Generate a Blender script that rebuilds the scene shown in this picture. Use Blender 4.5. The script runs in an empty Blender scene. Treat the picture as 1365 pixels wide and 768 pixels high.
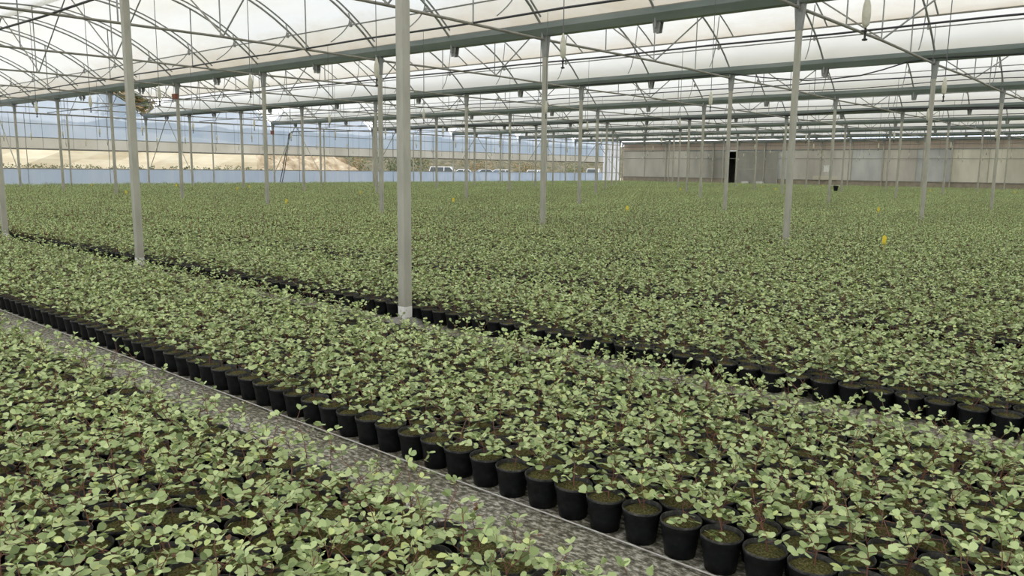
import bpy, math, random
import numpy as np
from mathutils import Vector, Matrix, Euler

# world axes: X runs across the bays (towards the grey side wall), Y along the gutters (towards the film end wall)
sc = bpy.context.scene
COL = sc.collection
rnd = random.Random(11)

# ------------------------------------------------------------------ camera
F_PX, PITCH, YAW, ROLL = 1052.21, 0.149821, 0.855171, 0.0116379
CAM = Vector((-4.35354, -4.97521, 1.29421))
FW = Vector((math.sin(YAW) * math.cos(PITCH), math.cos(YAW) * math.cos(PITCH), -math.sin(PITCH)))
RT0 = Vector((math.cos(YAW), -math.sin(YAW), 0))
UP0 = RT0.cross(FW)
RT = RT0 * math.cos(ROLL) + UP0 * math.sin(ROLL)
UP = -RT0 * math.sin(ROLL) + UP0 * math.cos(ROLL)
cd = bpy.data.cameras.new('camera')
cd.sensor_width = 36.0
cd.lens = F_PX / 1365 * 36.0
cd.clip_start, cd.clip_end = 0.05, 600
cam = bpy.data.objects.new('camera', cd)
COL.objects.link(cam)
M = Matrix((RT, UP, -FW)).transposed().to_4x4()
M.translation = CAM
cam.matrix_world = M
sc.camera = cam

def ray(px, py):
    return FW + RT * ((px - 682.5) / F_PX) + UP * ((384 - py) / F_PX)
def at_z(px, py, z):
    d = ray(px, py)
    return CAM + d * ((z - CAM.z) / d.z)
def at_y(px, py, y):
    d = ray(px, py)
    return CAM + d * ((y - CAM.y) / d.y)

# ------------------------------------------------------------------ sky and exposure
SKY_STRENGTH = 2.28
wd = bpy.data.worlds.new('sky')
sc.world = wd
wd.use_nodes = True
nt = wd.node_tree
bg = nt.nodes['Background']
tc = nt.nodes.new('ShaderNodeTexCoord')
mp = nt.nodes.new('ShaderNodeMapping')
mp.inputs['Scale'].default_value = (1.2, 1.2, 3.0)
nz = nt.nodes.new('ShaderNodeTexNoise')
nz.inputs['Scale'].default_value = 1.9
nz.inputs['Detail'].default_value = 6
nz.inputs['Roughness'].default_value = 0.55
rp = nt.nodes.new('ShaderNodeValToRGB')
rp.color_ramp.elements[0].position = 0.36
rp.color_ramp.elements[0].color = (0.30, 0.50, 0.86, 1)
rp.color_ramp.elements[1].position = 0.52
rp.color_ramp.elements[1].color = (1.0, 0.985, 0.95, 1)
nt.links.new(tc.outputs['Generated'], mp.inputs['Vector'])
nt.links.new(mp.outputs[0], nz.inputs['Vector'])
nt.links.new(nz.outputs[0], rp.inputs[0])
sep = nt.nodes.new('ShaderNodeSeparateXYZ')        # whitish haze low over the horizon all around
nt.links.new(tc.outputs['Generated'], sep.inputs[0])
hz = nt.nodes.new('ShaderNodeMapRange')
hz.inputs['From Min'].default_value = 0.0
hz.inputs['From Max'].default_value = 0.07
hz.inputs['To Min'].default_value = 0.85
hz.inputs['To Max'].default_value = 0.0
nt.links.new(sep.outputs['Z'], hz.inputs['Value'])
hm = nt.nodes.new('ShaderNodeMix')
hm.data_type = 'RGBA'
hm.inputs[7].default_value = (0.93, 0.94, 0.95, 1)
nt.links.new(hz.outputs[0], hm.inputs[0])
nt.links.new(rp.outputs[0], hm.inputs[6])
nt.links.new(hm.outputs[2], bg.inputs['Color'])
bg.inputs['Strength'].default_value = SKY_STRENGTH
sc.view_settings.view_transform = 'Standard'
sc.view_settings.look = 'None'
sc.view_settings.gamma = 1
sc.view_settings.use_curve_mapping = False
sc.view_settings.exposure = 0.0
sc.cycles.max_bounces = 8
sc.cycles.diffuse_bounces = 4
sc.cycles.transparent_max_bounces = 16

# ------------------------------------------------------------------ materials
def new_mat(name):
    m = bpy.data.materials.new(name)
    m.use_nodes = True
    return m, m.node_tree, m.node_tree.nodes['Principled BSDF']

def ramp(t, fac, stops):
    r = t.nodes.new('ShaderNodeValToRGB')
    e = r.color_ramp.elements
    e[0].position, e[0].color = stops[0][0], (*stops[0][1], 1)
    e[1].position, e[1].color = stops[-1][0], (*stops[-1][1], 1)
    for p, c in stops[1:-1]:
        n = e.new(p)
        n.color = (*c, 1)
    t.links.new(fac, r.inputs[0])
    return r.outputs[0]

def noise(t, scale, detail=4, rough=0.6, stretch=None, coord='Object'):
    c = t.nodes.new('ShaderNodeTexCoord')
    n = t.nodes.new('ShaderNodeTexNoise')
    n.inputs['Scale'].default_value = scale
    n.inputs['Detail'].default_value = detail
    n.inputs['Roughness'].default_value = rough
    if stretch:
        m = t.nodes.new('ShaderNodeMapping')
        m.inputs['Scale'].default_value = stretch
        t.links.new(c.outputs[coord], m.inputs['Vector'])
        t.links.new(m.outputs[0], n.inputs['Vector'])
    else:
        t.links.new(c.outputs[coord], n.inputs['Vector'])
    return n.outputs[0]

def bump(t, b, h, strength=0.3, dist=0.01):
    n = t.nodes.new('ShaderNodeBump')
    n.inputs['Strength'].default_value = strength
    n.inputs['Distance'].default_value = dist
    t.links.new(h, n.inputs['Height'])
    t.links.new(n.outputs[0], b.inputs['Normal'])

def simple(name, stops, scale=8, rough=0.6, metal=0.0, stretch=None, bumpy=0, spec=0.5, detail=4):
    m, t, b = new_mat(name)
    n = noise(t, scale, detail, 0.6, stretch)
    t.links.new(ramp(t, n, stops), b.inputs['Base Color'])
    b.inputs['Roughness'].default_value = rough
    b.inputs['Metallic'].default_value = metal
    b.inputs['Specular IOR Level'].default_value = spec
    if bumpy:
        bump(t, b, n, bumpy, 0.01)
    return m

def film(name, stops, clear, scale=0.6, stretch=None, trans=0.75, dirt=False):
    """plastic sheet: a share of clear view, the rest scattered light from behind and in front"""
    m = bpy.data.materials.new(name)
    m.use_nodes = True
    t = m.node_tree
    t.nodes.remove(t.nodes['Principled BSDF'])
    out = t.nodes['Material Output']
    col = ramp(t, noise(t, scale, 5, 0.6, stretch), stops)
    if dirt:                      # brown-yellow dust that has settled along the lower edge of the vent sheet
        c_ = t.nodes.new('ShaderNodeTexCoord')
        sx = t.nodes.new('ShaderNodeSeparateXYZ')
        t.links.new(c_.outputs['Object'], sx.inputs[0])
        ad = t.nodes.new('ShaderNodeMath'); ad.operation = 'ADD'
        n2 = noise(t, 1.5, 5, 0.7, (1, 0.5, 1))
        t.links.new(sx.outputs['X'], ad.inputs[0])
        t.links.new(n2, ad.inputs[1])
        mr = t.nodes.new('ShaderNodeMapRange')
        mr.inputs['From Min'].default_value = 3.7
        mr.inputs['From Max'].default_value = 4.8
        t.links.new(ad.outputs[0], mr.inputs['Value'])
        mx_ = t.nodes.new('ShaderNodeMix'); mx_.data_type = 'RGBA'
        t.links.new(mr.outputs[0], mx_.inputs[0])
        t.links.new(col, mx_.inputs[6])
        mx_.inputs[7].default_value = (0.66, 0.55, 0.39, 1)
        col = mx_.outputs[2]
    tl = t.nodes.new('ShaderNodeBsdfTranslucent')
    df = t.nodes.new('ShaderNodeBsdfDiffuse')
    t.links.new(col, tl.inputs['Color'])
    t.links.new(col, df.inputs['Color'])
    tp = t.nodes.new('ShaderNodeBsdfTransparent')
    m1 = t.nodes.new('ShaderNodeMixShader')
    m1.inputs[0].default_value = trans
    t.links.new(df.outputs[0], m1.inputs[1])
    t.links.new(tl.outputs[0], m1.inputs[2])
    m2 = t.nodes.new('ShaderNodeMixShader')
    m2.inputs[0].default_value = clear
    t.links.new(m1.outputs[0], m2.inputs[1])
    t.links.new(tp.outputs[0], m2.inputs[2])
    t.links.new(m2.outputs[0], out.inputs[0])
    return m

MAT = {}
MAT['galv'] = simple('galvanised_steel', [(0.3, (0.24, 0.245, 0.235)), (0.7, (0.38, 0.38, 0.35))], 14, 0.5, 0.25, (1, 1, 0.3))
MAT['post'] = simple('dusty_galvanised_steel', [(0.3, (0.40, 0.38, 0.315)), (0.7, (0.56, 0.53, 0.44))], 9, 0.55, 0.2, (1, 1, 0.25))
MAT['gutter'] = simple('gutter_steel', [(0.3, (0.19, 0.225, 0.215)), (0.7, (0.29, 0.325, 0.305))], 3, 0.5, 0.2, (1, 0.2, 1))
MAT['pipe'] = simple('weathered_pipe', [(0.3, (0.24, 0.225, 0.19)), (0.7, (0.38, 0.355, 0.30))], 6, 0.55, 0.2)
MAT['darkpipe'] = simple('dark_plastic_pipe', [(0.3, (0.035, 0.037, 0.042)), (0.7, (0.07, 0.07, 0.075))], 6, 0.45)
MAT['hose'] = simple('black_hose', [(0.3, (0.012, 0.012, 0.014)), (0.7, (0.03, 0.03, 0.032))], 8, 0.4)
MAT['wire'] = simple('grey_wire', [(0.3, (0.10, 0.10, 0.10)), (0.7, (0.2, 0.2, 0.2))], 8, 0.5)
MAT['cream'] = simple('cream_plastic', [(0.3, (0.62, 0.58, 0.44)), (0.7, (0.75, 0.72, 0.58))], 20, 0.5)
MAT['black'] = simple('black_plastic', [(0.3, (0.012, 0.012, 0.014)), (0.7, (0.03, 0.03, 0.03))], 20, 0.45)
MAT['white'] = simple('flaking_white_paint', [(0.32, (0.5, 0.47, 0.40)), (0.42, (0.88, 0.86, 0.80)), (0.8, (0.92, 0.90, 0.86))], 26, 0.7)
MAT['concrete'] = simple('concrete', [(0.3, (0.18, 0.17, 0.15)), (0.7, (0.34, 0.33, 0.29))], 18, 0.85, bumpy=0.4)
MAT['rust'] = simple('rusty_box', [(0.3, (0.20, 0.06, 0.035)), (0.7, (0.33, 0.11, 0.06))], 30, 0.7)
MAT['yellow'] = simple('yellow_plastic', [(0.3, (0.90, 0.68, 0.03)), (0.7, (0.95, 0.76, 0.06))], 20, 0.5)
MAT['roof'] = film('roof_film', [(0.30, (0.88, 0.85, 0.78)), (0.5, (0.93, 0.91, 0.87)), (0.8, (0.95, 0.94, 0.92))], 0.05, 0.35, (1, 0.35, 1), 0.48)
MAT['vent'] = film('vent_film', [(0.30, (0.84, 0.79, 0.69)), (0.5, (0.90, 0.87, 0.80)), (0.8, (0.93, 0.92, 0.88))], 0.05, 0.5, (1.2, 0.2, 1), 0.50, dirt=True)
MAT['endfilm'] = film('end_wall_film', [(0.3, (0.40, 0.50, 0.64)), (0.7, (0.54, 0.62, 0.73))], 0.12, 0.5, (1, 1, 0.5), 0.62)
MAT['hemfilm'] = film('end_wall_hem_film', [(0.3, (0.46, 0.44, 0.38)), (0.7, (0.60, 0.58, 0.52))], 0.08, 0.6, (1, 1, 0.5), 0.6)
MAT['lowfilm'] = film('end_wall_low_film', [(0.3, (0.40, 0.48, 0.60)), (0.7, (0.45, 0.52, 0.62))], 0.05, 1.3, (1, 1, 0.10), 0.6)
MAT['whitefilm'] = film('end_wall_white_film', [(0.3, (0.72, 0.74, 0.80)), (0.7, (0.80, 0.82, 0.86))], 0.05, 1, None, 0.6)
for k, (a, b) in enumerate([((0.55, 0.53, 0.48), (0.72, 0.70, 0.63)), ((0.50, 0.505, 0.48), (0.68, 0.68, 0.64)),
                            ((0.58, 0.56, 0.48), (0.76, 0.735, 0.64)), ((0.53, 0.51, 0.455), (0.69, 0.665, 0.60))]):
    MAT['sheet%d' % k] = film('side_wall_sheet', [(0.3, a), (0.7, b)], 0.0, 0.7, (1, 1, 0.35), 0.5)
MAT['topsheet'] = film('side_wall_top_sheet', [(0.3, (0.48, 0.42, 0.355)), (0.7, (0.60, 0.54, 0.47))], 0.0, 0.7, (1, 1, 0.6), 0.5)
MAT['kerb'] = simple('kerb_concrete', [(0.3, (0.30, 0.26, 0.19)), (0.7, (0.44, 0.38, 0.29))], 2.5, 0.9)
MAT['darkroom'] = simple('grey_plaster', [(0.3, (0.26, 0.25, 0.23)), (0.7, (0.36, 0.35, 0.32))], 3, 0.9)
MAT['limestone'] = simple('pale_wall', [(0.3, (0.66, 0.55, 0.36)), (0.55, (0.80, 0.70, 0.50)), (0.75, (0.86, 0.78, 0.60))], 0.9, 0.9, 0, (0.4, 1, 2.2), 0.2)
MAT['earth'] = simple('red_brown_earth', [(0.3, (0.24, 0.18, 0.11)), (0.5, (0.44, 0.35, 0.23)), (0.7, (0.62, 0.53, 0.38))], 1.1, 0.95, 0, None, 0.6, 0.2, 8)
MAT['outground'] = simple('dry_ground', [(0.3, (0.30, 0.27, 0.16)), (0.7, (0.52, 0.44, 0.30))], 0.5, 0.95, 0, None, 0, 0.2, 8)
MAT['scrub'] = simple('dry_scrub', [(0.3, (0.05, 0.06, 0.03)), (0.5, (0.13, 0.115, 0.065)), (0.7, (0.26, 0.215, 0.14))], 0.9, 0.95, 0, None, 0.6, 0.2, 8)
MAT['bark'] = simple('bark', [(0.3, (0.10, 0.075, 0.05)), (0.7, (0.2, 0.16, 0.11))], 10, 0.9)
MAT['carpaint'] = simple('white_car_paint', [(0.3, (0.78, 0.79, 0.80)), (0.7, (0.84, 0.84, 0.85))], 1, 0.25)
MAT['carpaint2'] = simple('silver_car_paint', [(0.3, (0.50, 0.52, 0.54)), (0.7, (0.56, 0.58, 0.60))], 1, 0.25, 0.4)
MAT['carglass'] = simple('dark_car_glass', [(0.3, (0.03, 0.045, 0.05)), (0.7, (0.05, 0.065, 0.07))], 1, 0.08)
MAT['tyre'] = simple('tyre', [(0.3, (0.015, 0.015, 0.015)), (0.7, (0.03, 0.03, 0.03))], 10, 0.8)
MAT['string'] = simple('white_string', [(0.3, (0.55, 0.52, 0.46)), (0.7, (0.75, 0.73, 0.68))], 30, 0.7)

def floor_mat():
    m, t, b = new_mat('speckled_ground_cover')
    n1 = noise(t, 62, 4, 0.65, (1.0, 0.5, 1))
    n2 = noise(t, 2.2, 4, 0.6)
    c1 = ramp(t, n1, [(0.38, (0.085, 0.078, 0.058)), (0.48, (0.20, 0.185, 0.14)), (0.55, (0.42, 0.40, 0.33)), (0.63, (0.70, 0.68, 0.60))])
    c2 = ramp(t, n2, [(0.35, (0.62, 0.60, 0.50)), (0.65, (1, 1, 1))])
    mx = t.nodes.new('ShaderNodeMix')
    mx.data_type = 'RGBA'
    mx.blend_type = 'MULTIPLY'
    mx.inputs[0].default_value = 0.8
    t.links.new(c1, mx.inputs[6])
    t.links.new(c2, mx.inputs[7])
    t.links.new(mx.outputs[2], b.inputs['Base Color'])
    b.inputs['Roughness'].default_value = 0.55
    bump(t, b, n1, 0.35, 0.006)
    return m
MAT['floor'] = floor_mat()

def moss_mat():
    m, t, b = new_mat('mossy_topsoil')
    n1 = noise(t, 120, 6, 0.7)
    c = ramp(t, n1, [(0.34, (0.028, 0.022, 0.011)), (0.45, (0.085, 0.080, 0.026)), (0.56, (0.17, 0.155, 0.055)), (0.68, (0.36, 0.29, 0.15))])
    t.links.new(c, b.inputs['Base Color'])
    b.inputs['Roughness'].default_value = 0.95
    b.inputs['Specular IOR Level'].default_value = 0.15
    bump(t, b, n1, 0.9, 0.008)
    return m
MAT['moss'] = moss_mat()
MAT['pot'] = simple('black_pot_plastic', [(0.35, (0.006, 0.007, 0.008)), (0.6, (0.011, 0.012, 0.014)), (0.78, (0.03, 0.03, 0.028))], 45, 0.5, 0, None, 0, 0.25)
MAT['rim'] = simple('worn_pot_rim', [(0.32, (0.015, 0.015, 0.015)), (0.55, (0.06, 0.057, 0.05)), (0.75, (0.16, 0.15, 0.13))], 60, 0.6)
MAT['stem'] = simple('reddish_stem', [(0.3, (0.14, 0.05, 0.032)), (0.7, (0.32, 0.15, 0.09))], 40, 0.6)

def leaf_mat(name='leaf', stops=None):
    m, t, b = new_mat(name)
    a = t.nodes.new('ShaderNodeAttribute')
    a.attribute_name = 'tint'
    col = ramp(t, a.outputs['Fac'], stops or [
        (0.0, (0.09, 0.135, 0.045)), (0.25, (0.205, 0.275, 0.095)), (0.5, (0.425, 0.525, 0.215)),
        (0.72, (0.60, 0.70, 0.335)), (0.86, (0.66, 0.74, 0.28)), (0.91, (0.24, 0.15, 0.06)), (1.0, (0.17, 0.072, 0.035))])
    oi = t.nodes.new('ShaderNodeObjectInfo')
    hs = t.nodes.new('ShaderNodeHueSaturation')
    ma = t.nodes.new('ShaderNodeMapRange')
    ma.inputs['To Min'].default_value = 0.86
    ma.inputs['To Max'].default_value = 1.12
    t.links.new(oi.outputs['Random'], ma.inputs['Value'])
    t.links.new(ma.outputs[0], hs.inputs['Value'])
    t.links.new(col, hs.inputs['Color'])
    t.links.new(hs.outputs[0], b.inputs['Base Color'])
    b.inputs['Roughness'].default_value = 0.42
    b.inputs['Specular IOR Level'].default_value = 0.5
    tl = t.nodes.new('ShaderNodeBsdfTranslucent')
    t.links.new(hs.outputs[0], tl.inputs['Color'])
    mx = t.nodes.new('ShaderNodeMixShader')
    mx.inputs[0].default_value = 0.10
    t.links.new(b.outputs[0], mx.inputs[1])
    t.links.new(tl.outputs[0], mx.inputs[2])
    t.links.new(mx.outputs[0], t.nodes['Material Output'].inputs[0])
    return m
MAT['leaf'] = leaf_mat()
MAT['treeleaf'] = leaf_mat('tree_leaf', [(0, (0.03, 0.06, 0.02)), (0.5, (0.09, 0.14, 0.045)), (0.75, (0.2, 0.25, 0.09)), (0.88, (0.30, 0.20, 0.09)), (1, (0.40, 0.28, 0.14))])

# ------------------------------------------------------------------ mesh helpers
class MB:
    def __init__(s):
        s.v, s.f, s.mi, s.t = [], [], [], []
        s.cur, s.tint = 0, 0.0
    def add(s, vs, fs):
        o = len(s.v)
        s.v += [tuple(p) for p in vs]
        for q in fs:
            s.f.append(tuple(i + o for i in q))
            s.mi.append(s.cur)
            s.t.append(s.tint)
    def box(s, x0, x1, y0, y1, z0, z1):
        s.add([(x, y, z) for z in (z0, z1) for y in (y0, y1) for x in (x0, x1)],
              [(0, 2, 3, 1), (4, 5, 7, 6), (0, 1, 5, 4), (2, 6, 7, 3), (0, 4, 6, 2), (1, 3, 7, 5)])
    def frustum(s, w0, d0, z0, w1, d1, z1, cx=0, cy=0):
        vs = []
        for w, d, z in ((w0, d0, z0), (w1, d1, z1)):
            vs += [(cx - w, cy - d, z), (cx + w, cy - d, z), (cx + w, cy + d, z), (cx - w, cy + d, z)]
        s.add(vs, [(3, 2, 1, 0), (4, 5, 6, 7), (0, 1, 5, 4), (1, 2, 6, 5), (2, 3, 7, 6), (3, 0, 4, 7)])
    def tube(s, pts, r, n=6, cap=True):
        pts = [Vector(p) for p in pts]
        rs = r if isinstance(r, (list, tuple)) else [r] * len(pts)
        vs = []
        for i, p in enumerate(pts):
            d = (pts[min(i + 1, len(pts) - 1)] - pts[max(i - 1, 0)]).normalized()
            a = d.cross(Vector((0, 0, 1)) if abs(d.z) < 0.9 else Vector((1, 0, 0))).normalized()
            b = d.cross(a)
            for k in range(n):
                w = 2 * math.pi * k / n
                vs.append(p + (a * math.cos(w) + b * math.sin(w)) * rs[i])
        fs = []
        for i in range(len(pts) - 1):
            for k in range(n):
                fs.append((i * n + k, i * n + (k + 1) % n, (i + 1) * n + (k + 1) % n, (i + 1) * n + k))
        if cap:
            fs.append(tuple(range(n)))
            fs.append(tuple(range((len(pts) - 1) * n, len(pts) * n))[::-1])
        s.add(vs, fs)
    def lathe(s, prof, n=20, closed_top=False, closed_bot=False, jit=None):
        vs, fs = [], []
        for r, z in prof:
            for k in range(n):
                w = 2 * math.pi * k / n
                vs.append((r * math.cos(w), r * math.sin(w), z + (jit() if jit else 0)))
        for i in range(len(prof) - 1):
            for k in range(n):
                fs.append((i * n + k, i * n + (k + 1) % n, (i + 1) * n + (k + 1) % n, (i + 1) * n + k))
        if closed_bot:
            fs.append(tuple(range(n))[::-1])
        if closed_top:
            fs.append(tuple(range((len(prof) - 1) * n, len(prof) * n)))
        s.add(vs, fs)
    def mesh(s, name, mats, smooth=False):
        m = bpy.data.meshes.new(name)
        m.from_pydata(s.v, [], s.f)
        for k in (mats if isinstance(mats, (list, tuple)) else [mats]):
            m.materials.append(MAT[k])
        if any(s.mi):
            m.polygons.foreach_set('material_index', s.mi)
        if any(s.t):
            a = m.attributes.new('tint', 'FLOAT', 'FACE')
            a.data.foreach_set('value', s.t)
        if smooth:
            m.polygons.foreach_set('use_smooth', [True] * len(s.f))
        m.update()
        return m

def link(name, mesh, parent=None, loc=None, rot=None):
    o = bpy.data.objects.new(name, mesh)
    COL.objects.link(o)
    if parent:
        o.parent = parent
    if loc is not None:
        o.location = loc
    if rot is not None:
        o.rotation_euler = rot
    return o
def tag(o, label=None, cat=None, group=None, kind=None):
    if label:
        o['label'] = label
    if cat:
        o['category'] = cat
    if group:
        o['group'] = group
    if kind:
        o['kind'] = kind
    return o
def thing(name, loc, label, cat, group=None):
    o = bpy.data.objects.new(name, None)
    COL.objects.link(o)
    o.location = loc
    o.empty_display_size = 0.1
    return tag(o, label, cat, group)
ORD = ['zeroth', 'first', 'second', 'third', 'fourth', 'fifth', 'sixth', 'seventh', 'eighth', 'ninth', 'tenth',
       'eleventh', 'twelfth', 'thirteenth', 'fourteenth', 'fifteenth', 'sixteenth', 'seventeenth', 'eighteenth',
       'nineteenth', 'twentieth', 'twenty-first', 'twenty-second', 'twenty-third', 'twenty-fourth', 'twenty-fifth',
       'twenty-sixth', 'twenty-seventh', 'twenty-eighth', 'twenty-ninth', 'thirtieth']

# ------------------------------------------------------------------ the house: grid
W, S = 8.031, 5.0
ZT = 3.78                       # tie bars
YE, YB = 40.0, -15.0            # film end wall, back end wall
XS, XN = 8 * W, -2 * W          # grey side wall, near side wall
RA, CZ = 5.59, 0.01             # arch radius, arch centre height
HB = W / 2
def arch_z(off, r=RA):
    return CZ + math.sqrt(r * r - (off - HB) ** 2)

# floor and ground outside
m = MB()
m.add([(XN, YB, 0), (XS, YB, 0), (XS, YE, 0), (XN, YE, 0)], [(0, 1, 2, 3)])
tag(link('floor', m.mesh('floor', 'floor')), 'speckled grey woven ground cover under the pots and on the paths', kind='structure')
m = MB()
m.add([(-160, -120, -0.25), (220, -120, -0.25), (220, 180, -0.25), (-160, 180, -0.25)], [(0, 1, 2, 3)])
tag(link('ground', m.mesh('ground', 'outground')), 'dry ground outside the greenhouse', kind='structure')

# gutters
GP = [(-.17, 4.07), (-.17, 3.97), (-.09, 3.85), (.09, 3.85), (.17, 3.97), (.17, 4.07), (.15, 4.07), (.15, 3.98), (.08, 3.87), (-.08, 3.87), (-.15, 3.98), (-.15, 4.07)]
m = MB()
n = len(GP)
m.add([(x, y, z) for y in (YB, YE) for x, z in GP], [(i, (i + 1) % n, n + (i + 1) % n, n + i) for i in range(n)] + [tuple(range(n))[::-1], tuple(range(n, 2 * n))])
gut = m.mesh('gutter', 'gutter')
m = MB()
for s in (-1, 1):
    vs = [(s * .05 - .006, -.085, 3.865), (s * .05 - .006, .085, 3.865), (s * .045 - .006, .055, 3.66), (s * .045 - .006, -.055, 3.66)]
    vs += [(x + .012, y, z) for x, y, z in vs]
    m.add(vs, [(0, 1, 2, 3), (7, 6, 5, 4), (0, 4, 5, 1), (1, 5, 6, 2), (2, 6, 7, 3), (3, 7, 4, 0)])
m.tube([(-.09, 0, 3.74), (.09, 0, 3.74)], .012)
brk = m.mesh('arch_bracket', 'galv')
for i in range(-1, 9):
    g = thing('gutter', (i * W, 0, 0), 'long grey steel gutter, %s from the grey sheeted side wall' % ORD[9 - i], 'gutter', 'gutters between the roof bays')
    link('trough', gut, g)
    for k in range(-3, 8):
        link('arch_bracket', brk, g, (0, 2.5 + 5 * k, 0))

# posts
m = MB(); m.box(-.04, .04, -.04, .04, .14, 3.85); shaft = m.mesh('shaft', 'post')
m = MB(); m.box(-.0415, .0415, -.0415, .0415, 0, .142); foot = m.mesh('foot', 'white')
m = MB()
m.frustum(.045, .044, 3.45, .05, .078, 3.85)
head = m.mesh('head_bracket', 'galv')
m = MB()
m.lathe([(.17, -.01), (.15, .015), (.10, .035), (.045, .045)], 14, closed_top=True, jit=lambda: rnd.uniform(-.006, .006))
footing = m.mesh('concrete_footing', 'concrete')
for i in range(-1, 9):
    for k in range(-2, 9):
        lab = 'grey steel post under the %s gutter from the grey wall, %s from the film wall' % (ORD[9 - i], ORD[9 - k])
        p = thing('steel_post', (i * W, k * S, 0), lab, 'post', 'square steel posts under the gutters')
        link('shaft', shaft, p)
        link('foot', foot, p)
        link('head_bracket', head, p)
        if i <= 1 and k < 8:
            link('concrete_footing', footing, p, rot=(0, 0, k))

# arches, trusses
def arc_pts(r, a, b, n=18, cz=CZ):
    return [(HB + x, 0, cz + math.sqrt(r * r - x * x)) for x in [a + (b - a) * i / n for i in range(n + 1)]]
m = MB()
m.tube([(0.09, 0, 3.74)] + arc_pts(RA, -HB + .12, HB - .12, 22) + [(W - .09, 0, 3.74)], .024, 6)
archm = m.mesh('arch', 'galv', True)
m = MB(); m.tube([(.04, 0, ZT), (HB, 0, ZT + .03), (W - .04, 0, ZT)], .026, 6); tie = m.mesh('tie_bar', 'pipe', True)
def bar(p0, p1, r, mat='galv'):
    q = MB(); q.tube([p0, p1], r, 6)
    return q.mesh('bar', mat, True)
struts = [bar((x, 0, ZT + .02), (x, 0, arch_z(x)), .014) for x in (2.05, HB, 6.0)]
diags = [bar((HB + .06, 0, ZT + .05), (HB, 2.46, CZ + RA - .03), .017, 'pipe'), bar((HB + .06, 0, ZT + .05), (HB, -2.46, CZ + RA - .03), .017)]   # braces along the ridge
m = MB(); m.box(-.03, .03, -.02, .02, -.07, .05); clip = m.mesh('shaft_bearing', 'galv')
for i in range(-1, 8):
    for j in range(-5, 17):
        y = 2.5 * j
        if j % 2 == 0:
            t = thing('roof_truss', (i * W, y, 0), 'pipe truss across the %s bay from the grey wall, %s from the film wall' % (ORD[8 - i], ORD[9 - j // 2]), 'truss', 'trusses on the posts')
            link('arch', archm, t)
            link('tie_bar', tie, t)
            for q in struts:
                link('strut', q, t)
            for q in (diags if j < 16 else diags[1:]):
                link('diagonal', q, t)
        else:
            t = thing('roof_arch', (i * W, y, 0), 'plain arch pipe over the %s bay from the grey wall, %s from the film wall' % (ORD[8 - i], ORD[(17 - j) // 2]), 'arch', 'plain arches between the trusses')
            link('arch', archm, t)
        link('shaft_bearing', clip, t, (7.2, 0, 4.5))

# roof sheets: fixed half of each bay, hinged vent on the other half
def sheet(pts, y0, y1, ny=1):
    q = MB()
    vs = []
    for k in range(ny + 1):
        y = y0 + (y1 - y0) * k / ny
        vs += [(p[0], y, p[2]) for p in pts]
    nn = len(pts)
    q.add(vs, [(k * nn + i, k * nn + i + 1, (k + 1) * nn + i + 1, (k + 1) * nn + i) for k in range(ny) for i in range(nn - 1)])
    return q
fixed = sheet(arc_pts(RA + .03, -HB + .12, .25, 14), YB, YE).mesh('ceiling', 'roof', True)
HZ = CZ + RA + .12
vent_pts = [(x, 0, z - HZ) for x, z in [(p[0] - HB, p[2]) for p in arc_pts(RA + .12, 0, HB - .12, 12)]]
vent_long = [(x, 0, z - HZ) for x, z in [(p[0] - HB, p[2]) for p in arc_pts(RA + .12, 0, HB - .01, 12)]]
ventc = sheet(vent_long, YB, YE).mesh('vent_sheet', 'vent', True)
ventm = sheet(vent_pts, YB, YE).mesh('vent_sheet', 'vent', True)
m = MB(); m.tube([(p[0], 0, p[2] - .02) for p in vent_pts], .02, 6); rib = m.mesh('rib', 'galv', True)
e = vent_pts[-1]
m = MB(); m.tube([(e[0], YB, e[2] - .02), (e[0], YE, e[2] - .02)], .024, 6); edge = m.mesh('edge_pipe', 'pipe', True)
m = MB(); m.tube([(7.2, YB, 4.47), (7.2, YE, 4.47)], .016, 6); shaftp = m.mesh('vent_shaft', 'galv', True)
def rack_mesh(top, mid, low):
    q = MB()
    pts = []
    for s in range(9):
        a = s / 8
        pts.append(Vector(top) * (1 - a) ** 2 + Vector(mid) * 2 * a * (1 - a) + Vector(low) * a * a)
    q.tube(pts, .013, 5)
    return q.mesh('rack', 'galv', True)
def bezmid(top, thru, low):       # control point so that the curve passes through the pinion at t = .5
    return Vector(thru) * 2 - (Vector(top) + Vector(low)) * 0.5
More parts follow.
